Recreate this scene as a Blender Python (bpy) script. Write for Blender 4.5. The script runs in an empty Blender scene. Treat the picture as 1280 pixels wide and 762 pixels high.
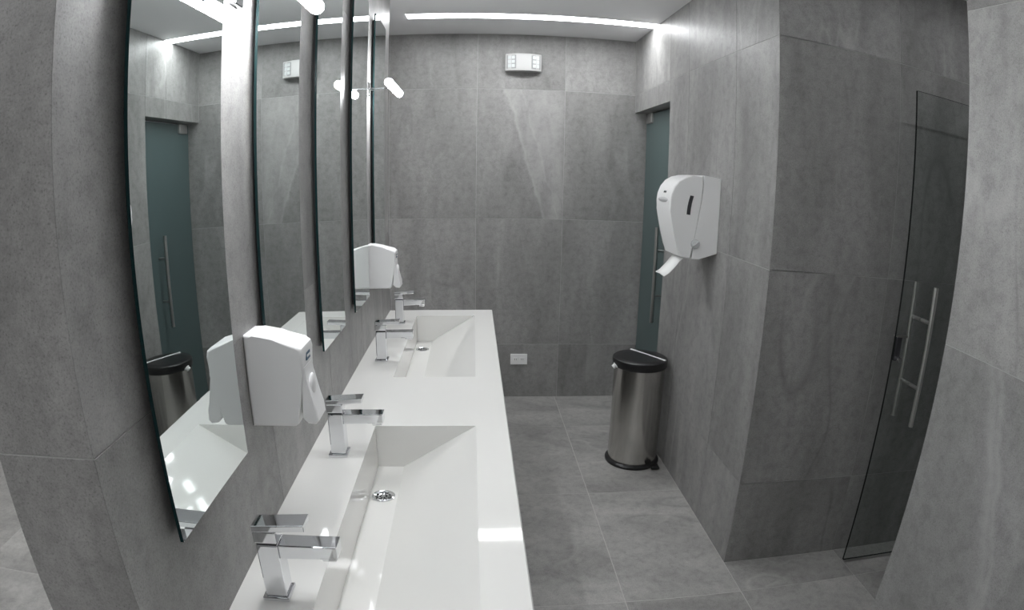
import bpy, bmesh, math, random
from mathutils import Vector, Matrix
random.seed(7)
sc = bpy.context.scene
C = sc.collection

# ------------------------------------------------------------------ camera
# a wide action-camera lens (equidistant fisheye), level shot cropped above the optical axis
cd = bpy.data.cameras.new('camera')
cam = bpy.data.objects.new('camera', cd)
C.objects.link(cam)
cd.type = 'PANO'
pc = cd if hasattr(cd, 'panorama_type') else cd.cycles
pc.panorama_type = 'FISHEYE_LENS_POLYNOMIAL'
pc.fisheye_fov = math.pi
pc.fisheye_polynomial_k0 = 0.0
pc.fisheye_polynomial_k1 = -0.12824346       # radians per mm, 100 px per mm
pc.fisheye_polynomial_k2 = 0.0
pc.fisheye_polynomial_k3 = -7.785e-6
pc.fisheye_polynomial_k4 = 0.0
cd.sensor_fit = 'HORIZONTAL'
cd.sensor_width = 12.8
cd.sensor_height = 7.62
cd.shift_y = 90.5087 / 762.0
cd.clip_start = 0.01
right = Vector((0.99808048, -0.06002907, 0.01522722))
up = Vector((0.0046752, 0.31820857, 0.9480092))
fwd = Vector((0.06175355, 0.94611829, -0.31787841))
m = Matrix.Identity(4)
for i in range(3):
    m[i][0], m[i][1], m[i][2] = right[i], up[i], -fwd[i]
m.translation = (0.45245, 0.0, 1.57396)
cam.matrix_world = m
sc.camera = cam

# ------------------------------------------------------------------ world, exposure
w = bpy.data.worlds.new('world')
sc.world = w
w.use_nodes = True
w.node_tree.nodes['Background'].inputs[0].default_value = (0.05, 0.052, 0.055, 1)
w.node_tree.nodes['Background'].inputs[1].default_value = 0.3
sc.view_settings.view_transform = 'Standard'
sc.view_settings.look = 'None'
sc.view_settings.exposure = 0.0
sc.view_settings.gamma = 1.0
sc.view_settings.use_curve_mapping = False

STRIP_E = 30.0       # ceiling LED strips
TUBE_E = 95.0        # mirror lamps

# ------------------------------------------------------------------ room dimensions (metres)
D = 4.248            # back wall
H = 2.555            # ceiling
R = 1.540            # right wall
Y2 = 2.109           # near end of the right wall (passage wall)
XP, YP = 1.676, 1.251  # near right wall and its far end
YL, YE = 0.579, 3.3105  # ends of the mirror partition
TL = 0.168           # its thickness
CT = 0.85            # counter height
CW = 0.555           # counter depth
Z1, Z2, Z3 = 0.395, 1.280, 2.167   # tile joints

# ------------------------------------------------------------------ materials
M = {}


def mat(name, color, rough=0.5, metal=0.0, spec=0.5, **kw):
    mt = bpy.data.materials.new(name)
    mt.use_nodes = True
    b = mt.node_tree.nodes['Principled BSDF']
    b.inputs['Base Color'].default_value = (*color, 1)
    b.inputs['Roughness'].default_value = rough
    b.inputs['Metallic'].default_value = metal
    b.inputs['Specular IOR Level'].default_value = spec
    for k, v in kw.items():
        b.inputs[k.replace('_', ' ')].default_value = v
    M[name] = mt
    return mt


def noise_tint(name, scale=6.0, amt=0.06, bump=0.0, bscale=120.0):
    """gentle procedural mottling on a plain material"""
    mt = M[name]
    nt = mt.node_tree
    b = nt.nodes['Principled BSDF']
    col = tuple(b.inputs['Base Color'].default_value)
    tc = nt.nodes.new('ShaderNodeTexCoord')
    n = nt.nodes.new('ShaderNodeTexNoise')
    n.inputs['Scale'].default_value = scale
    n.inputs['Detail'].default_value = 4
    nt.links.new(tc.outputs['Object'], n.inputs['Vector'])
    mx = nt.nodes.new('ShaderNodeMix')
    mx.data_type = 'RGBA'
    mx.inputs[6].default_value = tuple(c * (1 - amt) for c in col[:3]) + (1,)
    mx.inputs[7].default_value = tuple(min(1, c * (1 + amt)) for c in col[:3]) + (1,)
    nt.links.new(n.outputs['Fac'], mx.inputs[0])
    nt.links.new(mx.outputs[2], b.inputs['Base Color'])
    if bump:
        n2 = nt.nodes.new('ShaderNodeTexNoise')
        n2.inputs['Scale'].default_value = bscale
        nt.links.new(tc.outputs['Object'], n2.inputs['Vector'])
        bp = nt.nodes.new('ShaderNodeBump')
        bp.inputs['Strength'].default_value = bump
        bp.inputs['Distance'].default_value = 0.002
        nt.links.new(n2.outputs['Fac'], bp.inputs['Height'])
        nt.links.new(bp.outputs['Normal'], b.inputs['Normal'])


def tile_mat(name, base, stretch, vein=0.25, rough=0.42, cloud=0.16, rotate=(0, 0, 0), band=None):
    """stone-look porcelain: clouding, fine speckle and pale veins, different on each tile"""
    mt = mat(name, base, rough)
    nt = mt.node_tree
    L = nt.links.new
    b = nt.nodes['Principled BSDF']
    tc = nt.nodes.new('ShaderNodeTexCoord')
    oi = nt.nodes.new('ShaderNodeObjectInfo')
    mul = nt.nodes.new('ShaderNodeMath')
    mul.operation = 'MULTIPLY'
    mul.inputs[1].default_value = 61.0
    L(oi.outputs['Random'], mul.inputs[0])
    cx = nt.nodes.new('ShaderNodeCombineXYZ')
    for i in range(3):
        L(mul.outputs[0], cx.inputs[i])
    add = nt.nodes.new('ShaderNodeVectorMath')
    add.operation = 'ADD'
    L(tc.outputs['Object'], add.inputs[0])
    L(cx.outputs[0], add.inputs[1])
    mp = nt.nodes.new('ShaderNodeMapping')
    mp.inputs['Scale'].default_value = stretch
    mp.inputs['Rotation'].default_value = rotate
    L(add.outputs[0], mp.inputs['Vector'])

    def noise(scale, detail, vec, dist=0.0, rgh=0.55):
        n = nt.nodes.new('ShaderNodeTexNoise')
        n.inputs['Scale'].default_value = scale
        n.inputs['Detail'].default_value = detail
        n.inputs['Distortion'].default_value = dist
        n.inputs['Roughness'].default_value = rgh
        L(vec, n.inputs['Vector'])
        return n.outputs['Fac']

    def mixc(fac, a, c, mode='MIX'):
        mx = nt.nodes.new('ShaderNodeMix')
        mx.data_type = 'RGBA'
        mx.blend_type = mode
        for k, v in ((0, fac), (6, a), (7, c)):
            if hasattr(v, 'is_linked'):
                L(v, mx.inputs[k])
            else:
                mx.inputs[k].default_value = v
        return mx.outputs[2]

    def ramp(fac, stops):
        r = nt.nodes.new('ShaderNodeValToRGB')
        e = r.color_ramp.elements
        e[0].position, e[0].color = stops[0][0], (stops[0][1],) * 3 + (1,)
        e[1].position, e[1].color = stops[-1][0], (stops[-1][1],) * 3 + (1,)
        for p, v in stops[1:-1]:
            x = e.new(p)
            x.color = (v, v, v, 1)
        L(fac, r.inputs['Fac'])
        return r.outputs['Color']
    dark = tuple(c * (1 - cloud) for c in base) + (1,)
    lite = tuple(c * (1 + cloud) for c in base) + (1,)
    c1 = mixc(ramp(noise(2.6, 6, mp.outputs[0], 0.6), [(0.32, 0), (0.68, 1)]), dark, lite)
    sp = ramp(noise(330, 4, tc.outputs['Object'], 0.0, 0.7), [(0.30, 0.50), (0.42, 0.92), (0.72, 1.18)])
    c2 = mixc(1.0, c1, sp, 'MULTIPLY')
    md = ramp(noise(26, 5, tc.outputs['Object'], 0.4, 0.65), [(0.30, 0.80), (0.50, 1.0), (0.72, 1.12)])
    c2 = mixc(1.0, c2, md, 'MULTIPLY')
    # hairline dark cracks
    cr = ramp(noise(1.0, 2, mp.outputs[0], 0.25), [(0.490, 0), (0.500, 1), (0.510, 0)])
    cm = ramp(noise(1.7, 2, add.outputs[0]), [(0.50, 0), (0.64, 0.42)])
    c2 = mixc(mixc(1.0, cr, cm, 'MULTIPLY'), c2, tuple(c * 0.45 for c in base) + (1,))
    v1 = ramp(noise(0.9, 3, mp.outputs[0], 1.4), [(0.470, 0), (0.500, 1), (0.530, 0)])
    vm = ramp(noise(1.3, 2, add.outputs[0]), [(0.5, 0), (0.66, 1)])
    vv = mixc(1.0, v1, vm, 'MULTIPLY')
    sc_ = nt.nodes.new('ShaderNodeMath')
    sc_.operation = 'MULTIPLY'
    sc_.inputs[1].default_value = vein
    L(vv, sc_.inputs[0])
    c3 = mixc(sc_.outputs[0], c2, tuple(min(1, c * 2.2) for c in base) + (1,))
    if band:
        # one broad pale streak with crisp veins across the tile: axis, slope, offset, stops, strength
        ax, slope, off, stops, k = band
        sx = nt.nodes.new('ShaderNodeSeparateXYZ')
        L(tc.outputs['Object'], sx.inputs[0])

        def mth(op, a, v):
            q = nt.nodes.new('ShaderNodeMath')
            q.operation = op
            for i_, x_ in ((0, a), (1, v)):
                if hasattr(x_, 'is_linked'):
                    L(x_, q.inputs[i_])
                else:
                    q.inputs[i_].default_value = x_
            return q.outputs[0]
        wob = mth('MULTIPLY', mth('SUBTRACT', noise(5, 4, tc.outputs['Object']), 0.5), 0.10)
        t_ = mth('ADD', mth('ADD', sx.outputs[ax], mth('MULTIPLY', sx.outputs[2], slope)), wob)
        t_ = mth('ADD', mth('SUBTRACT', t_, off), 0.5)
        bm_ = mth('MULTIPLY', ramp(t_, stops), k)
        brk = mth('MULTIPLY', bm_, ramp(noise(9, 4, mp.outputs[0]), [(0.30, 0.35), (0.62, 1.0)]))
        c3 = mixc(brk, c3, tuple(min(1, c * 2.0) for c in base) + (1,))
    rv = nt.nodes.new('ShaderNodeMapRange')
    rv.inputs['To Min'].default_value = 0.91
    rv.inputs['To Max'].default_value = 1.10
    L(oi.outputs['Random'], rv.inputs['Value'])
    cc = nt.nodes.new('ShaderNodeCombineColor')
    for i in range(3):
        L(rv.outputs[0], cc.inputs[i])
    c4 = mixc(1.0, c3, cc.outputs[0], 'MULTIPLY')
    L(c4, b.inputs['Base Color'])
    bp = nt.nodes.new('ShaderNodeBump')
    bp.inputs['Strength'].default_value = 0.05
    bp.inputs['Distance'].default_value = 0.0015
    L(noise(140, 4, tc.outputs['Object']), bp.inputs['Height'])
    L(bp.outputs['Normal'], b.inputs['Normal'])
    return mt


tile_mat('wall_stone', (0.288, 0.284, 0.278), (1.7, 1.7, 0.5), vein=0.20, cloud=0.20)
tile_mat('veined_stone', (0.305, 0.301, 0.295), (1.6, 1.6, 0.5), vein=0.1, cloud=0.2,
         band=(0, 0.295, 0.03, [(0.485, 0), (0.50, 0.55), (0.515, 0.34), (0.59, 0.36), (0.60, 0.6), (0.615, 0.38), (0.74, 0.38), (0.82, 0.2)], 0.75))
tile_mat('streaked_stone', (0.290, 0.287, 0.283), (1.5, 1.5, 0.55), vein=0.2,
         band=(1, -0.31, -0.057, [(0.47, 0), (0.485, 0.8), (0.50, 0.5), (0.515, 0.8), (0.55, 0.0)], 0.5))
tile_mat('floor_stone', (0.345, 0.339, 0.326), (0.8, 1.6, 1.0), vein=0.25, rough=0.38, cloud=0.22)
mat('grout', (0.46, 0.46, 0.45), 0.9)
mat('plaster', (0.86, 0.86, 0.87), 0.9)
noise_tint('plaster', 3, 0.03)
mat('solid_white', (0.76, 0.755, 0.732), 0.045, spec=0.5)
noise_tint('solid_white', 2.5, 0.015)
mat('chrome', (0.78, 0.79, 0.81), 0.05, 1.0)
noise_tint('chrome', 9, 0.03)
mat('brushed_steel', (0.55, 0.54, 0.53), 0.30, 1.0)
noise_tint('brushed_steel', 5, 0.05)
mat('handle_steel', (0.78, 0.77, 0.75), 0.38, 1.0)
noise_tint('handle_steel', 9, 0.04)
mat('dark_gap', (0.012, 0.012, 0.013), 0.5)
noise_tint('dark_gap', 20, 0.1)
mat('mirror_silver', (0.80, 0.845, 0.835), 0.0, 1.0)
mat('mirror_edge', (0.006, 0.030, 0.032), 0.10, spec=0.5)
noise_tint('mirror_edge', 30, 0.2)
mat('white_plastic', (0.88, 0.88, 0.88), 0.28)
noise_tint('white_plastic', 8, 0.015)
mat('device_white', (0.58, 0.58, 0.575), 0.4)
noise_tint('device_white', 8, 0.02)
mat('panel_grey', (0.36, 0.37, 0.37), 0.4)
noise_tint('panel_grey', 8, 0.02)
mat('floor_grout', (0.56, 0.55, 0.53), 0.9)
noise_tint('floor_grout', 40, 0.08)
mat('grey_plastic', (0.56, 0.56, 0.57), 0.34)
noise_tint('grey_plastic', 8, 0.02)
mat('paper', (0.86, 0.86, 0.85), 0.85)
noise_tint('paper', 60, 0.03)
mat('black_plastic', (0.012, 0.012, 0.013), 0.3)
noise_tint('black_plastic', 30, 0.1)
mat('smoke_window', (0.05, 0.05, 0.055), 0.15)
noise_tint('smoke_window', 20, 0.1)
mat('blue_print', (0.025, 0.085, 0.16), 0.4)
noise_tint('blue_print', 20, 0.05)
mat('frosted_glass', (0.085, 0.125, 0.125), 0.30, spec=0.5)
noise_tint('frosted_glass', 3, 0.06)
mat('lens', (0.72, 0.75, 0.75), 0.08, spec=0.8)
noise_tint('lens', 40, 0.08)
mat('glass_edge', (0.006, 0.009, 0.009), 0.15)
noise_tint('glass_edge', 30, 0.1)

# steel with a vertical grain for the bin drum
mat('drum_steel', (0.56, 0.545, 0.525), 0.30, 1.0)
_nt = M['drum_steel'].node_tree
_b = _nt.nodes['Principled BSDF']
_tg = _nt.nodes.new('ShaderNodeTangent')
_tg.direction_type = 'RADIAL'
_tg.axis = 'Z'
_nt.links.new(_tg.outputs[0], _b.inputs['Tangent'])
_b.inputs['Anisotropic'].default_value = 0.8
_b.inputs['Anisotropic Rotation'].default_value = 0.25
_tc = _nt.nodes.new('ShaderNodeTexCoord')
_n = _nt.nodes.new('ShaderNodeTexNoise')
_n.inputs['Scale'].default_value = 5
_nt.links.new(_tc.outputs['Object'], _n.inputs['Vector'])
_r = _nt.nodes.new('ShaderNodeMapRange')
_r.inputs['To Min'].default_value = 0.15
_r.inputs['To Max'].default_value = 0.19
_nt.links.new(_n.outputs['Fac'], _r.inputs['Value'])
_nt.links.new(_r.outputs[0], _b.inputs['Roughness'])

# clear, slightly smoked door glass
_g = bpy.data.materials.new('clear_glass')
_g.use_nodes = True
_nt = _g.node_tree
_nt.nodes.remove(_nt.nodes['Principled BSDF'])
_tr = _nt.nodes.new('ShaderNodeBsdfTransparent')
_tr.inputs[0].default_value = (0.90, 0.915, 0.91, 1)
_gl = _nt.nodes.new('ShaderNodeBsdfGlossy')
_gl.inputs['Roughness'].default_value = 0.01
_fr = _nt.nodes.new('ShaderNodeFresnel')
_fr.inputs[0].default_value = 1.45
_mx = _nt.nodes.new('ShaderNodeMixShader')
_geo = _nt.nodes.new('ShaderNodeNewGeometry')
_inv = _nt.nodes.new('ShaderNodeMath')
_inv.operation = 'SUBTRACT'
_inv.inputs[0].default_value = 1.0
_nt.links.new(_geo.outputs['Backfacing'], _inv.inputs[1])
_fm = _nt.nodes.new('ShaderNodeMath')
_fm.operation = 'MULTIPLY'
_nt.links.new(_fr.outputs[0], _fm.inputs[0])
_nt.links.new(_inv.outputs[0], _fm.inputs[1])
_nt.links.new(_fm.outputs[0], _mx.inputs[0])
_nt.links.new(_tr.outputs[0], _mx.inputs[1])
_nt.links.new(_gl.outputs[0], _mx.inputs[2])
_nt.links.new(_mx.outputs[0], _nt.nodes['Material Output'].inputs[0])
M['clear_glass'] = _g


def emit(name, col, strength):
    mt = bpy.data.materials.new(name)
    mt.use_nodes = True
    nt = mt.node_tree
    nt.nodes.remove(nt.nodes['Principled BSDF'])
    e = nt.nodes.new('ShaderNodeEmission')
    e.inputs[0].default_value = (*col, 1)
    e.inputs[1].default_value = strength
    nt.links.new(e.outputs[0], nt.nodes['Material Output'].inputs[0])
    M[name] = mt


emit('led_diffuser', (0.97, 0.985, 1.0), STRIP_E)
emit('led_tube', (0.97, 0.985, 1.0), TUBE_E)

# ------------------------------------------------------------------ mesh helpers


def mesh(name, bm, mt, smooth=False):
    bmesh.ops.recalc_face_normals(bm, faces=bm.faces)
    me = bpy.data.meshes.new(name)
    bm.to_mesh(me)
    bm.free()
    mts = mt if isinstance(mt, (list, tuple)) else [mt]
    for k in mts:
        me.materials.append(M[k])
    if smooth:
        for p in me.polygons:
            p.use_smooth = True
        try:
            me.set_sharp_from_angle(angle=math.radians(38))
        except Exception:
            pass
    return me


def obj(name, me, parent=None, loc=(0, 0, 0)):
    o = bpy.data.objects.new(name, me)
    C.objects.link(o)
    o.location = loc
    if parent is not None:
        o.parent = parent
    return o


def bm_box(bm, lo, hi, bevel=0.0, seg=2, mi=0):
    vs = [bm.verts.new((x, y, z)) for x in (lo[0], hi[0]) for y in (lo[1], hi[1]) for z in (lo[2], hi[2])]
    idx = [(0, 1, 3, 2), (4, 6, 7, 5), (0, 4, 5, 1), (2, 3, 7, 6), (0, 2, 6, 4), (1, 5, 7, 3)]
    fs = [bm.faces.new([vs[i] for i in f]) for f in idx]
    for f in fs:
        f.material_index = mi
    if bevel:
        es = list({e for f in fs for e in f.edges})
        bmesh.ops.bevel(bm, geom=es, offset=bevel, segments=seg, profile=0.5, affect='EDGES', clamp_overlap=True)
    return vs


def box(name, lo, hi, mt, parent=None, bevel=0.0, seg=2, loc=(0, 0, 0)):
    bm = bmesh.new()
    bm_box(bm, lo, hi, bevel, seg)
    return obj(name, mesh(name, bm, mt), parent, loc)


def bm_prism(bm, pts, axis, a, b, bevel=0.0, seg=2):
    """pts: closed 2-D outline, extruded along axis from a to b"""
    def P(p, t):
        if axis == 'y':
            return (p[0], t, p[1])
        if axis == 'z':
            return (p[0], p[1], t)
        return (t, p[0], p[1])
    va = [bm.verts.new(P(p, a)) for p in pts]
    vb = [bm.verts.new(P(p, b)) for p in pts]
    fs = [bm.faces.new(va), bm.faces.new(vb[::-1])]
    n = len(pts)
    for i in range(n):
        fs.append(bm.faces.new((va[i], vb[i], vb[(i + 1) % n], va[(i + 1) % n])))
    if bevel:
        es = list(fs[0].edges) + list(fs[1].edges)
        bmesh.ops.bevel(bm, geom=es, offset=bevel, segments=seg, profile=0.5, affect='EDGES', clamp_overlap=True)


def prism(name, pts, axis, a, b, mt, parent=None, bevel=0.0, seg=2, smooth=True):
    bm = bmesh.new()
    bm_prism(bm, pts, axis, a, b, bevel, seg)
    o = obj(name, mesh(name, bm, mt, smooth), parent)
    if smooth and bevel:
        wn_ = o.modifiers.new('weighted_normal', 'WEIGHTED_NORMAL')
        wn_.keep_sharp = True
    return o


def bm_tube(bm, p0, p1, r, n=16, r1=None, cap=True):
    p0, p1 = Vector(p0), Vector(p1)
    ax = (p1 - p0).normalized()
    t = Vector((0, 0, 1)) if abs(ax.z) < 0.9 else Vector((1, 0, 0))
    u = ax.cross(t).normalized()
    v = ax.cross(u)
    r1 = r if r1 is None else r1
    A = [bm.verts.new(p0 + (u * math.cos(k * 2 * math.pi / n) + v * math.sin(k * 2 * math.pi / n)) * r) for k in range(n)]
    B = [bm.verts.new(p1 + (u * math.cos(k * 2 * math.pi / n) + v * math.sin(k * 2 * math.pi / n)) * r1) for k in range(n)]
    for k in range(n):
        bm.faces.new((A[k], A[(k + 1) % n], B[(k + 1) % n], B[k]))
    if cap:
        bm.faces.new(A[::-1])
        bm.faces.new(B)


def tube(name, p0, p1, r, mt, parent=None, n=16, r1=None):
    bm = bmesh.new()
    bm_tube(bm, p0, p1, r, n, r1)
    return obj(name, mesh(name, bm, mt, True), parent)


def lathe(name, prof, mt, parent=None, n=48, loc=(0, 0, 0), sx=1.0, sy=1.0):
    bm = bmesh.new()
    rings = []
    for r, z in prof:
        if r < 1e-6:
            rings.append([bm.verts.new((0, 0, z))])
        else:
            rings.append([bm.verts.new((sx * r * math.cos(2 * math.pi * k / n), sy * r * math.sin(2 * math.pi * k / n), z)) for k in range(n)])
    for a, b in zip(rings, rings[1:]):
        for k in range(n):
            k2 = (k + 1) % n
            if len(a) == 1:
                bm.faces.new((a[0], b[k], b[k2]))
            elif len(b) == 1:
                bm.faces.new((a[k], a[k2], b[0]))
            else:
                bm.faces.new((a[k], a[k2], b[k2], b[k]))
    if len(rings[0]) > 1:
        bm.faces.new(rings[0][::-1])
    if len(rings[-1]) > 1:
        bm.faces.new(rings[-1])
    return obj(name, mesh(name, bm, mt, True), parent, loc)


def tag(o, label, cat=None, group=None, kind=None):
    o['label'] = label
    if cat:
        o['category'] = cat
    if group:
        o['group'] = group
    if kind:
        o['kind'] = kind
    return o


def thing(name, label, cat, loc=(0, 0, 0), group=None, kind=None):
    o = bpy.data.objects.new(name, None)
    C.objects.link(o)
    o.location = loc
    o.empty_display_size = 0.1
    return tag(o, label, cat, group, kind)


def dup(root, loc, label):
    r = root.copy()
    C.objects.link(r)
    r.location = loc
    r['label'] = label
    for ch in list(root.children):
        c = ch.copy()
        C.objects.link(c)
        c.parent = r
        for g in ch.children:
            d = g.copy()
            C.objects.link(d)
            d.parent = c
    return r


# ------------------------------------------------------------------ tiles
_tile_cache = {}


def tile(parent, lo, hi, mt, name='wall_tile'):
    size = tuple(round(hi[i] - lo[i], 4) for i in range(3))
    key = (size, mt)
    if key not in _tile_cache:
        bm = bmesh.new()
        h = [s / 2 for s in size]
        bm_box(bm, (-h[0], -h[1], -h[2]), (h[0], h[1], h[2]), 0.0004, 1)
        _tile_cache[key] = mesh(name, bm, mt)
    return obj(name, _tile_cache[key], parent, tuple((lo[i] + hi[i]) / 2 for i in range(3)))


G = 0.0010       # half a joint
TT = 0.010       # tile thickness


def tiles_x(parent, xf, sgn, ys, zs, mt='wall_stone', special=None):
    """tiles on a plane x = xf whose room side is sgn"""
    for j in range(len(ys) - 1):
        for k in range(len(zs) - 1):
            mm = special.get((j, k), mt) if special else mt
            x0, x1 = sorted((xf, xf - sgn * TT))
            tile(parent, (x0, ys[j] + (G if j else 0), zs[k] + (G if k else 0)), (x1, ys[j + 1] - (G if j < len(ys) - 2 else 0), zs[k + 1] - (G if k < len(zs) - 2 else 0)), mm)


def tiles_y(parent, yf, sgn, xs, zs, mt='wall_stone', special=None):
    for j in range(len(xs) - 1):
        for k in range(len(zs) - 1):
            y0, y1 = sorted((yf, yf - sgn * TT))
            mm = special.get((j, k), mt) if special else mt
            tile(parent, (xs[j] + (G if j else 0), y0, zs[k] + (G if k else 0)), (xs[j + 1] - (G if j < len(xs) - 2 else 0), y1, zs[k + 1] - (G if k < len(zs) - 2 else 0)), mm)


def struct(name, lo, hi, mt, label=None):
    o = box(name, lo, hi, mt)
    o['kind'] = 'structure'
    if label:
        o['label'] = label
    return o


TB = TT + 0.0      # grout bed sits just behind the tile backs; a shallow joint shows it
JD = 0.0012        # joint depth


def bed(name, lo, hi, label):
    return struct(name, lo, hi, 'grout', label)


# floor
XL, YN = -3.4, -1.7
fl = struct('floor', (XL - 0.1, YN - 0.1, -0.1), (3.3, D + 0.1, -0.0006), 'floor_grout', 'large grey stone-look floor tiles')
GF = 0.0016
xs_f = [-3.16, -2.56, -1.96, -1.36, -0.76, -0.16, 0.44, 1.04, 1.54]
ys_f = [-1.70, -0.805, 0.095, 0.995, 1.895, 2.795, 3.690, 4.248]
for j in range(len(xs_f) - 1):
    for k in range(len(ys_f) - 1):
        if xs_f[j + 1] < -0.7 and ys_f[k] < 0.5:
            continue
        tile(fl, (xs_f[j] + GF, ys_f[k] + GF, -TT), (xs_f[j + 1] - GF, ys_f[k + 1] - GF, 0), 'floor_stone', 'floor_tile')
for k in range(3):
    tile(fl, (1.54 + G, ys_f[k] + G, -TT), (1.676 - G, ys_f[k + 1] - G, 0), 'floor_stone', 'floor_tile')
xs_c = [1.54, 2.12, 2.72, 3.3]
ys_c = [1.251, 1.895, Y2]
for j in range(3):
    for k in range(2):
        tile(fl, (xs_c[j] + G, ys_c[k] + G, -TT), (xs_c[j + 1] - G, ys_c[k + 1] - G, 0), 'floor_stone', 'floor_tile')

# ceiling
ce = struct('ceiling', (XL - 0.1, YN - 0.1, H), (3.4, D + 0.2, H + 0.12), 'plaster', 'smooth pale grey plaster ceiling')

ZS = [0.0, Z1, Z2, Z3, H]
# mirror partition
wl = bed('wall_left', (-TL + JD, YL + JD, 0), (-JD, YE - JD, H), 'grey stone-tiled partition carrying the row of mirrors')
tiles_x(wl, 0.0, 1, [YL + 0.0001, 1.250, 1.850, 2.450, 3.030, YE], ZS)
tiles_y(wl, YL, -1, [-TL, -0.0001], ZS)
tiles_y(wl, YE, 1, [-TL, -TT - 0.0005], ZS)
tiles_x(wl, -TL, -1, [YL + TT + 0.0005, 1.720, 2.320, 2.920, YE - TT - 0.0005], ZS)
# back wall
wb = bed('wall_back', (XL, D + JD, 0), (1.66, D + 0.1, H), 'grey stone-tiled wall at the far end')
tiles_y(wb, D, -1, [-0.708, -0.120, 0.468, 1.057, 1.655], ZS, special={(2, 2): 'veined_stone'})
# right wall with the recessed door beside the back wall
YJ, ZD = 3.447, 2.042
wr = bed('wall_right', (R + JD, Y2 + JD, 0), (1.66, YJ - JD, H), 'grey stone-tiled wall carrying the paper dispenser')
tiles_x(wr, R, -1, [Y2 + 0.0001, 2.511, 3.127, YJ], ZS)
tiles_y(wr, YJ, 1, [R + TT + 0.0005, 1.66], [0, Z2, ZD])
lint = box('lintel', (R + JD, YJ - JD, ZD + JD), (1.66, D, H), 'grout', wr)
tiles_x(wr, R, -1, [YJ + 2 * G, 3.727, D - TT], [ZD, Z3, H])
# underside of the lintel
tile(wr, (R + TT + 0.0005, YJ + 0.001, ZD - 0.0005), (1.66, D - TT, ZD + 0.0095), 'wall_stone')
wr2 = struct('wall_right_outer', (1.66, Y2 + JD, 0), (1.78, D + 0.1, H), 'plaster', 'wall behind the recessed frosted door')
# passage wall
wp = bed('wall_passage', (1.78, Y2 + JD, 0), (3.3, Y2 + 0.1, H), 'dim grey stone-tiled wall of the side passage')
wp_in = box('bed', (R + TT, Y2 + JD, 0), (1.78, Y2 + 0.008, H), 'grout', wp)
tiles_y(wp, Y2, -1, [R + 0.0001, 2.112, 2.712, 3.3], ZS)
we = struct('wall_passage_end', (3.3, YP - 0.1, 0), (3.4, Y2 + 0.1, H), 'plaster', 'end wall of the side passage')
# near right wall
ZN = [0.0, 0.355, 1.241, 2.127, H]
wn = bed('wall_near', (XP + JD, YN, 0), (1.86, YP - JD, H), 'grey stone-tiled wall end closest on the right')
tiles_x(wn, XP, -1, [YN, -1.149, -0.549, 0.051, 0.651, YP - 0.0004], ZN, special={(4, 1): 'streaked_stone'})
tiles_y(wn, YP, 1, [XP + 0.0004, 2.276, 2.876, 3.3], ZN)
wn2 = struct('wall_near_passage', (1.86, YP - 0.1, 0), (3.3, YP - JD - 0.006, H), 'grout', 'near wall of the side passage')
# walls out of view that close the room
struct('wall_front', (XL, YN - 0.1, 0), (1.86, YN, H), 'wall_stone', 'grey wall behind the camera')
struct('wall_far_left', (XL - 0.1, YN - 0.1, 0), (XL, D + 0.1, H), 'wall_stone', 'grey wall of the neighbouring space')

# ------------------------------------------------------------------ recessed frosted glass door
d1 = thing('door_1', 'frosted teal glass door recessed in the right wall', None, (0, 0, 0), kind='structure')
XD = 1.622
box('leaf', (XD, YJ + 0.014, 0.012), (XD + 0.010, D - TT - 0.004, ZD - 0.012), 'frosted_glass', d1, 0.001, 1)
pf = box('patch_fitting', (XD - 0.016, D - 0.185, ZD - 0.075), (XD + 0.022, D - 0.06, ZD - 0.006), 'brushed_steel', d1, 0.003)
box('patch_fitting', (XD - 0.016, D - 0.185, 0.002), (XD + 0.022, D - 0.02, 0.055), 'brushed_steel', d1, 0.003)
hd = tube('handle', (1.567, 3.700, 0.690), (1.567, 3.700, 1.290), 0.0125, 'brushed_steel', d1, 20)
for z in (0.862, 1.145):
    tube('standoff', (1.567, 3.700, z), (XD, 3.700, z), 0.008, 'brushed_steel', hd, 14)

# ------------------------------------------------------------------ glass door of the passage
d2 = thing('door_2', 'clear smoked glass door standing open against the passage wall', None, (0, 0, 0), kind='structure')
bm = bmesh.new()
GX0, GX1, GY, GT = 2.110, 2.96, 2.000, 0.010
bm_box(bm, (GX0 + 0.0005, GY - GT / 2, 0.018), (GX1, GY + GT / 2, 2.045))
for f in bm.faces:
    f.material_index = 0 if abs(f.normal.y) > 0.5 or True else 0
me = mesh('leaf', bm, ['clear_glass', 'glass_edge'])
for p in me.polygons:
    if abs(p.normal.y) < 0.5:
        p.material_index = 1
obj('leaf', me, d2)
for s, nm in ((-1, 'front'), (1, 'rear')):
    hb = tube('handle', (2.239, GY + s * 0.066, 0.700), (2.239, GY + s * 0.066, 1.285), 0.0105, 'handle_steel', d2, 18)
    for z in (0.865, 1.140):
        tube('standoff', (2.239, GY + s * 0.066, z), (2.239, GY + s * 0.005, z), 0.0080, 'handle_steel', hb, 14)
lk = box('lock', (2.114, GY - 0.012, 0.968), (2.142, GY + 0.012, 1.066), 'smoke_window', d2, 0.003)
tube('thumb_turn', (2.134, GY - 0.012, 0.977), (2.134, GY - 0.030, 0.977), 0.011, 'chrome', lk, 16)
box('cover_strip', (2.112, GY - 0.015, 1.066), (2.168, GY + 0.015, 1.072), 'brushed_steel', lk)
box('pivot_fitting', (GX1 - 0.16, GY - 0.018, 0.001), (GX1 + 0.005, GY + 0.018, 0.055), 'brushed_steel', d2, 0.002)
box('pivot_fitting', (GX1 - 0.16, GY - 0.018, 2.000), (GX1 + 0.005, GY + 0.018, 2.055), 'brushed_steel', d2, 0.002)
tube('wall_hinge', (GX1 - 0.02, GY + 0.012, 2.03), (GX1 - 0.02, Y2, 2.03), 0.010, 'brushed_steel', d2)

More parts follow.
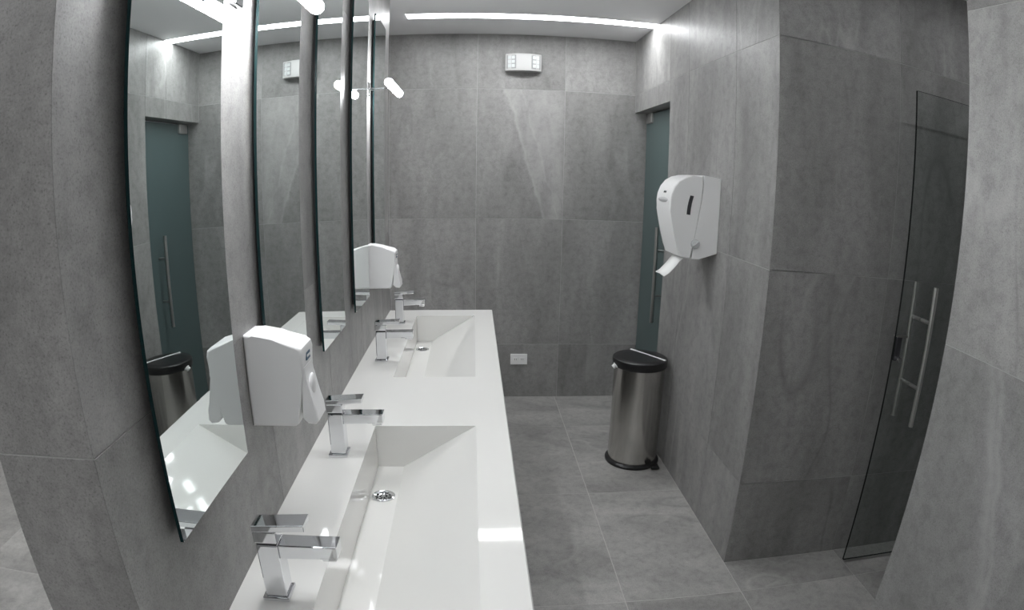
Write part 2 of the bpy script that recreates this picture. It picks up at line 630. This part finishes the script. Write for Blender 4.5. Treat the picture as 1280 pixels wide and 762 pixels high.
# ------------------------------------------------------------------ counter with two ramp basins
ctr = thing('vanity_counter', 'long white solid-surface counter with two sloped basins along the mirrors', 'counter', (0, 0, CT))
XA, XT, XB = 0.158, 0.238, 0.460      # basin left wall, trough edge, ramp top
S1 = (0.707, 1.707)
S2 = (2.165, 3.165)
DEP = 0.135
bm = bmesh.new()
xs = [0.0, XA, XB, CW - 0.003]
ys = [YL + 0.004, S1[0], S1[1], S2[0], S2[1], YE - 0.003]
V = {}
for i, x in enumerate(xs):
    for j, y in enumerate(ys):
        V[i, j] = bm.verts.new((x, y, 0))
for i in range(3):
    for j in range(5):
        if i == 1 and j in (1, 3):
            continue
        bm.faces.new((V[i, j], V[i + 1, j], V[i + 1, j + 1], V[i, j + 1]))
AP = -0.17
# eased front and end edges, apron faces and underside
def lower(v, x, y, z):
    return bm.verts.new((x, y, z))
e1 = [bm.verts.new((CW, y, -0.003)) for y in ys]
e2 = [bm.verts.new((CW, y, AP)) for y in ys]
e3 = [bm.verts.new((0, y, AP)) for y in ys]
for j in range(5):
    bm.faces.new((V[3, j], e1[j], e1[j + 1], V[3, j + 1]))
    bm.faces.new((e1[j], e2[j], e2[j + 1], e1[j + 1]))
    bm.faces.new((e2[j], e3[j], e3[j + 1], e2[j + 1]))
    bm.faces.new((e3[j], V[0, j], V[0, j + 1], e3[j + 1]))
for j in (0, 5):
    bm.faces.new([V[0, j], V[1, j], V[2, j], V[3, j], e1[j], e2[j], e3[j]])
obj('worktop', mesh('worktop', bm, 'solid_white'), ctr)
for (y0, y1), yd in ((S1, 1.520), (S2, 3.000)):
    bm = bmesh.new()
    sec = [(XA, 0), (XA, -DEP), (XT, -DEP), (XB, 0)]
    a = [bm.verts.new((x, y0, z)) for x, z in sec]
    b = [bm.verts.new((x, y1, z)) for x, z in sec]
    for k in range(3):
        bm.faces.new((a[k], a[k + 1], b[k + 1], b[k]))
    bm.faces.new(a)
    bm.faces.new(b[::-1])
    me = mesh('basin', bm, 'solid_white')
    me.flip_normals()
    bs = obj('basin', me, ctr)
    dr = lathe('drain', [(0.033, 0.0), (0.033, 0.0025), (0.029, 0.0035), (0.026, 0.0015), (0.0, 0.0015)], 'chrome', bs, 32, (0.1975, yd, -DEP))
    bm = bmesh.new()
    # drain grating: dark slots between the spokes, joined under the drain
    for k in range(8):
        a0 = k * math.pi / 4
        for r0, r1 in ((0.006, 0.012), (0.015, 0.023)):
            q = [bm.verts.new((r * math.cos(t) + 0.1975, r * math.sin(t) + yd, -DEP + 0.0021)) for r, t in ((r0, a0 + 0.14), (r1, a0 + 0.10), (r1, a0 + 0.66), (r0, a0 + 0.62))]
            bm.faces.new(q)
    obj('drain_slots', mesh('drain_slots', bm, 'dark_gap'), bs)

# ------------------------------------------------------------------ faucets
fc = thing('faucet', 'square chrome faucet nearest the camera, at the near end of the near basin', 'faucet', (0.085, 0.900, CT), 'chrome basin faucets')
box('base_plate', (-0.026, -0.026, 0.0), (0.026, 0.026, 0.009), 'chrome', fc, 0.002)
bm = bmesh.new()
bm_box(bm, (-0.0195, -0.021, 0.009), (0.0215, 0.021, 0.122), 0.0025)
obj('column', mesh('column', bm, 'chrome'), fc)
box('swivel_gap', (-0.018, -0.019, 0.122), (0.019, 0.019, 0.126), 'dark_gap', fc)
hd = box('lever_head', (-0.022, -0.0215, 0.126), (0.022, 0.0215, 0.150), 'chrome', fc, 0.0025)
bm = bmesh.new()
bm_prism(bm, [(-0.022, 0.148), (0.075, 0.153), (0.0755, 0.166), (-0.022, 0.161)], 'y', -0.021, 0.021, 0.002)
obj('lever', mesh('lever', bm, 'chrome'), fc)
bm = bmesh.new()
bm_prism(bm, [(0.0215, 0.094), (0.1285, 0.097), (0.1285, 0.122), (0.0215, 0.122)], 'y', -0.0195, 0.0195, 0.002)
sp = obj('spout', mesh('spout', bm, 'chrome'), fc)
box('aerator', (0.098, -0.0135, 0.088), (0.125, 0.0135, 0.0972), 'chrome', sp, 0.002)
dup(fc, (0.087, 1.514, CT), 'square chrome faucet at the far end of the near basin, above its drain')
dup(fc, (0.087, 2.378, CT), 'square chrome faucet at the near end of the far basin')
dup(fc, (0.088, 3.003, CT), 'square chrome faucet farthest from the camera, at the far end of the far basin')

# ------------------------------------------------------------------ mirrors
MZ0, MZ1, MW, MX = 1.078, 2.312, 0.316, 0.018
mr = thing('wall_mirror', 'tall frameless mirror nearest the camera, reflecting the steel bin', 'mirror', (0, 0.719, MZ0), 'tall mirrors along the partition')
bm = bmesh.new()
bm_box(bm, (MX - 0.006, 0, 0), (MX, MW, MZ1 - MZ0))
me = mesh('mirror_panel', bm, ['mirror_silver', 'mirror_edge'])
for p in me.polygons:
    p.material_index = 0 if p.normal.x > 0.5 else 1
obj('mirror_panel', me, mr)
box('backing_frame', (0.0, 0.025, 0.025), (MX - 0.006, MW - 0.025, MZ1 - MZ0 - 0.025), 'dark_gap', mr)
for k, lab in enumerate(['second tall mirror from the camera, just beyond the near soap dispenser',
                         'third and middle mirror of the row, between the two basins',
                         'fourth tall mirror from the camera, just before the far soap dispenser',
                         'fifth mirror, at the far end of the row']):
    dup(mr, (0, (1.223, 1.720, 2.236, 2.738)[k], MZ0), lab)

# ------------------------------------------------------------------ mirror lamps
lp = thing('mirror_lamp', 'glowing tube lamp at the top of the frame between the two nearest mirrors', 'wall lamp', (0, 1.127, 1.950), 'tube lamps between the mirrors')
box('wall_plate', (0.0, -0.022, -0.03), (0.012, 0.022, 0.03), 'chrome', lp, 0.002)
tube('arm', (0.012, 0, 0), (0.104, 0, 0), 0.0055, 'chrome', lp)
tp = [(0.0, -0.192)] + [(0.0165 * math.cos(t), -0.1775 - 0.0145 * math.sin(t)) for t in (1.2, 0.8, 0.4)] + [(0.0165, -0.1775), (0.0165, 0.1775)] + [(0.0165 * math.cos(t), 0.1775 + 0.0145 * math.sin(t)) for t in (0.4, 0.8, 1.2)] + [(0.0, 0.192)]
tb = lathe('light_tube', tp, 'led_tube', lp, 24, (0.118, 0, 0))
tb.rotation_euler = (math.pi / 2, 0, 0)
tube('clip', (0.097, 0, 0), (0.1035, 0, 0), 0.009, 'chrome', lp)
dup(lp, (0, 2.640, 1.950), 'glowing tube lamp between the two farthest mirrors')

# ------------------------------------------------------------------ soap dispensers
sd = thing('soap_dispenser', 'white soap dispenser on the wall between the two nearest mirrors', 'soap dispenser', (0, 1.126, 1.093), 'white soap dispensers')
SW = 0.088
prof = [(0, 0), (0.093, 0.0), (0.100, 0.005), (0.110, 0.06), (0.118, 0.11), (0.122, 0.148), (0.119, 0.160), (0.108, 0.168), (0.06, 0.181), (0.02, 0.189), (0.0, 0.190)]
prism('housing', prof, 'y', 0, SW, 'white_plastic', sd, 0.007, 3)
# push lever: a bowed plate over the lower front, flaring out at its foot
o_ = [(0.113, 0.122), (0.1205, 0.120), (0.123, 0.095), (0.130, 0.06), (0.139, 0.03), (0.1405, 0.008), (0.134, 0.001), (0.118, 0.003), (0.107, 0.014)]
lv = prism('push_lever', o_, 'y', 0.010, SW - 0.010, 'white_plastic', sd, 0.005, 3)
bm = bmesh.new()
bmesh.ops.create_uvsphere(bm, u_segments=16, v_segments=10, radius=1)
for v in bm.verts:
    v.co = Vector((0.1255 + v.co.x * 0.006, SW / 2 + v.co.y * 0.022, 0.074 + v.co.z * 0.026))
obj('thumb_dish', mesh('thumb_dish', bm, 'white_plastic', True), lv)
lb = box('label', (0.1195, 0.030, 0.130), (0.1222, SW - 0.030, 0.146), 'blue_print', sd)
for q in range(3):
    box('lettering', (0.1222, 0.034 + q * 0.008, 0.1355), (0.1227, 0.0395 + q * 0.008, 0.1405), 'white_plastic', lb)
dup(sd, (0, 2.630, 1.093), 'white soap dispenser on the wall between the two farthest mirrors')

# ------------------------------------------------------------------ paper towel dispenser
TY0, TY1 = 2.645, 2.860
td = thing('towel_dispenser', 'white paper towel dispenser on the right wall, sheet hanging out', 'dispenser', (R, TY0, 1.24))
cov = [(1.452, 1.615), (1.405, 1.611), (1.369, 1.602), (1.340, 1.584), (1.318, 1.556), (1.305, 1.522), (1.301, 1.490), (1.305, 1.450), (1.314, 1.405), (1.328, 1.345), (1.345, 1.285), (1.358, 1.248), (1.380, 1.240), (1.416, 1.238), (1.424, 1.330), (1.434, 1.400), (1.448, 1.500), (1.456, 1.570)]
bod = [(1.4565, 1.615), (1.540, 1.606), (1.540, 1.266), (1.454, 1.237), (1.419, 1.238), (1.427, 1.330), (1.437, 1.400), (1.451, 1.500), (1.459, 1.570)]
L_ = lambda pts: [(x - R, z - 1.24) for x, z in pts]
prism('housing', L_(bod), 'y', 0.001, TY1 - TY0 - 0.001, 'white_plastic', td, 0.003, 2)
cv = prism('front_cover', L_(cov), 'y', 0, TY1 - TY0, 'white_plastic', td, 0.008, 3)
# curved level window on the side
win = []
for t in range(9):
    a = t / 8
    win.append((1.404 - 0.013 * a + 0.003 * math.sin(a * 3.1) * -1 + 0.008, 1.520 - 0.085 * a))
for t in range(8, -1, -1):
    a = t / 8
    win.append((1.404 - 0.013 * a + 0.003 * math.sin(a * 3.1) * -1 - 0.009, 1.522 - 0.085 * a))
prism('level_window', L_(win), 'y', -0.0015, 0.004, 'smoke_window', cv, smooth=False)
bm = bmesh.new()
bm_tube(bm, (1.431 - R, -0.010, 1.306 - 1.24), (1.431 - R, 0.004, 1.306 - 1.24), 0.0185, 28)
kn = obj('lock_knob', mesh('lock_knob', bm, 'lens', True), td)
tube('knob_collar', (1.431 - R, -0.003, 1.306 - 1.24), (1.431 - R, 0.004, 1.306 - 1.24), 0.022, 'grey_plastic', kn, 28)
bm = bmesh.new()
vs = bm_box(bm, (-0.0165, -0.017, -0.0035), (0.0165, -0.009, 0.0035), 0.001, 1)
bmesh.ops.rotate(bm, verts=bm.verts, cent=(0, 0, 0), matrix=Matrix.Rotation(math.radians(-35), 3, 'Y'))
bmesh.ops.translate(bm, verts=bm.verts, vec=(1.431 - R, 0, 1.306 - 1.24))
obj('knob_grip', mesh('knob_grip', bm, 'grey_plastic'), kn)
# logo and finger dish on the curved front
bm = bmesh.new()
bm_box(bm, (-0.0012, -0.016, -0.0045), (0.0012, 0.016, 0.0045))
bmesh.ops.rotate(bm, verts=bm.verts, cent=(0, 0, 0), matrix=Matrix.Rotation(math.radians(21), 3, 'Y'))
bmesh.ops.translate(bm, verts=bm.verts, vec=(1.3068 - R, 0.095, 1.530 - 1.24))
obj('logo', mesh('logo', bm, 'smoke_window'), cv)
bm = bmesh.new()
bmesh.ops.create_uvsphere(bm, u_segments=20, v_segments=12, radius=1)
for v in bm.verts:
    v.co = Vector((1.3035 - R + v.co.x * 0.0065, 0.105 + v.co.y * 0.078, 1.494 - 1.24 + v.co.z * 0.012))
obj('finger_dish', mesh('finger_dish', bm, 'grey_plastic', True), cv)
# hanging sheet
bm = bmesh.new()
path = [(1.400, 1.245), (1.372, 1.222), (1.350, 1.192), (1.326, 1.166), (1.303, 1.150)]
prev = None
for x, z in path:
    row = [bm.verts.new((x - R, y, z - 1.24 + dz)) for y, dz in ((0.030, 0.0), (0.100, 0.003), (0.170, 0.0))]
    if prev:
        for k in range(2):
            bm.faces.new((prev[k], prev[k + 1], row[k + 1], row[k]))
    prev = row
sh = obj('paper_sheet', mesh('paper_sheet', bm, 'paper', True), td)
sm = sh.modifiers.new('thickness', 'SOLIDIFY')
sm.thickness = 0.0012

# ------------------------------------------------------------------ pedal bin
BX, BY = 1.366, 3.190
bn = thing('pedal_bin', 'brushed steel bin with black lid and base beside the right wall', 'trash bin', (BX, BY, 0))
lathe('base_ring', [(0.156, 0.0), (0.158, 0.004), (0.158, 0.014), (0.150, 0.022), (0.143, 0.024), (0.0, 0.024)], 'black_plastic', bn, 64)
lathe('drum', [(0.1415, 0.024), (0.1425, 0.028), (0.1425, 0.572), (0.139, 0.576), (0.0, 0.576)], 'drum_steel', bn, 96)
ld = lathe('lid', [(0.148, 0.572), (0.153, 0.578), (0.1545, 0.605), (0.152, 0.615), (0.146, 0.6195), (0.10, 0.6215), (0.0, 0.6225)], 'black_plastic', bn, 64)
p0, p1 = Vector((-0.020, 0.1435, 0)), Vector((0.120, -0.082, 0))
dv = (p1 - p0).normalized()
nv = Vector((-dv.y, dv.x, 0))
bm = bmesh.new()
q = [p0 + nv * 0.0055, p0 - nv * 0.0055, p1 - nv * 0.0055, p1 + nv * 0.0055]
bm_prism(bm, [(v.x, v.y) for v in q], 'z', 0.6185, 0.6245, 0.001, 1)
obj('lid_trim', mesh('lid_trim', bm, 'white_plastic'), ld)
box('hinge', (0.07, 0.105, 0.50), (0.12, 0.150, 0.600), 'black_plastic', bn, 0.006)
box('foot_pedal', (0.075, -0.165, 0.006), (0.125, -0.110, 0.022), 'black_plastic', bn, 0.005)
bm = bmesh.new()
bmesh.ops.create_uvsphere(bm, u_segments=16, v_segments=10, radius=1)
for v in bm.verts:
    k = 1 + 0.25 * math.sin(v.co.x * 5 + v.co.z * 4)
    v.co = Vector((-0.149 + v.co.x * 0.016 * k, -0.040 + v.co.y * 0.020 * k, 0.580 + v.co.z * 0.014 * k))
tag(obj('liner_knot', mesh('liner_knot', bm, 'paper', True), bn), 'white bag end tucked under the lid')

# ------------------------------------------------------------------ emergency light on the back wall
el = thing('emergency_light', 'white twin-panel emergency light high on the back wall', 'emergency light', (0.770, D, 2.288))
out = [(-0.119, 0.0), (-0.119, -0.040), (-0.095, -0.056), (-0.048, -0.073), (0.0, -0.078), (0.048, -0.073), (0.095, -0.056), (0.119, -0.040), (0.119, 0.0)]
bm = bmesh.new()
bm_prism(bm, out, 'z', 0.0, 0.120, 0.005, 2)
hs = obj('housing', mesh('housing', bm, 'device_white', True), el)
for s in (-1, 1):
    # lamp panels lie on the slanting ends of the front
    pa, pb = Vector((s * 0.049, -0.0735, 0)), Vector((s * 0.114, -0.0425, 0))
    dv = (pb - pa).normalized()
    nv = Vector((dv.y, -dv.x, 0)) * s
    if nv.y > 0:
        nv = -nv
    def slab(bm, t0, t1, z0, z1, d0, d1):
        c = [pa + dv * t0 + nv * d0, pa + dv * t1 + nv * d0, pa + dv * t1 + nv * d1, pa + dv * t0 + nv * d1]
        bm_prism(bm, [(v.x, v.y) for v in c], 'z', z0, z1)
    bm = bmesh.new()
    slab(bm, 0.002, 0.068, 0.014, 0.108, -0.006, 0.0025)
    pn = obj('lamp_panel', mesh('lamp_panel', bm, 'panel_grey'), el)
    for r in range(3):
        for c in range(2):
            bm = bmesh.new()
            slab(bm, 0.010 + c * 0.026, 0.031 + c * 0.026, 0.022 + r * 0.029, 0.044 + r * 0.029, 0.0025, 0.0065)
            obj('led_lens', mesh('led_lens', bm, 'lens'), pn)
box('test_button', (-0.006, -0.080, 0.012), (0.006, -0.0765, 0.020), 'grey_plastic', el)

# ------------------------------------------------------------------ outlet
ot = thing('wall_outlet', 'white double power outlet low on the back wall', 'outlet', (0.776, D, 0.285))
pl = box('plate', (-0.060, -0.008, -0.039), (0.060, 0.0, 0.039), 'white_plastic', ot, 0.003)
for s in (-1, 1):
    so = box('socket', (s * 0.024 - 0.017, -0.0105, -0.015), (s * 0.024 + 0.017, -0.008, 0.015), 'white_plastic', ot, 0.0015)
    for t in (-1, 1):
        box('slot', (s * 0.024 + t * 0.006 - 0.0012, -0.0112, -0.004), (s * 0.024 + t * 0.006 + 0.0012, -0.0104, 0.005), 'dark_gap', so)

# ------------------------------------------------------------------ ceiling LED strips


def strip(label, x0, x1, y, wd=0.085):
    s = thing('led_strip_light', label, 'strip light', ((x0 + x1) / 2, y, H), 'recessed ceiling light strips')
    hx = (x1 - x0) / 2
    bm = bmesh.new()
    bm_box(bm, (-hx, -wd / 2 - 0.006, -0.004), (hx, -wd / 2, 0.0))
    bm_box(bm, (-hx, wd / 2, -0.004), (hx, wd / 2 + 0.006, 0.0))
    obj('channel', mesh('channel', bm, 'plaster'), s)
    box('diffuser', (-hx + 0.001, -wd / 2, -0.003), (hx - 0.001, wd / 2, -0.0003), 'led_diffuser', s)
    return s


strip('bright LED strip across the ceiling in front of the far wall', 0.045, R - 0.001, 3.735, 0.11)
strip('added unseen LED strip on the ceiling halfway along the counter, brightening the walls', 0.045, 0.95, 1.560)  # assumed strip, added out of frame to light the mirror wall face
strip('LED strip across the ceiling of the side passage', 1.75, 3.2, 1.560, 0.02)
strip('added unseen fill-light strip on the ceiling just behind the camera', -2.2, 1.0, -0.62)  # unseen fill light, added to brighten the surfaces facing the camera
strip('added unseen fill-light strip over the neighbouring space left of the partition', -2.9, -0.75, 2.30, 0.20)  # added out of view and widened to brighten the floor beyond the partition
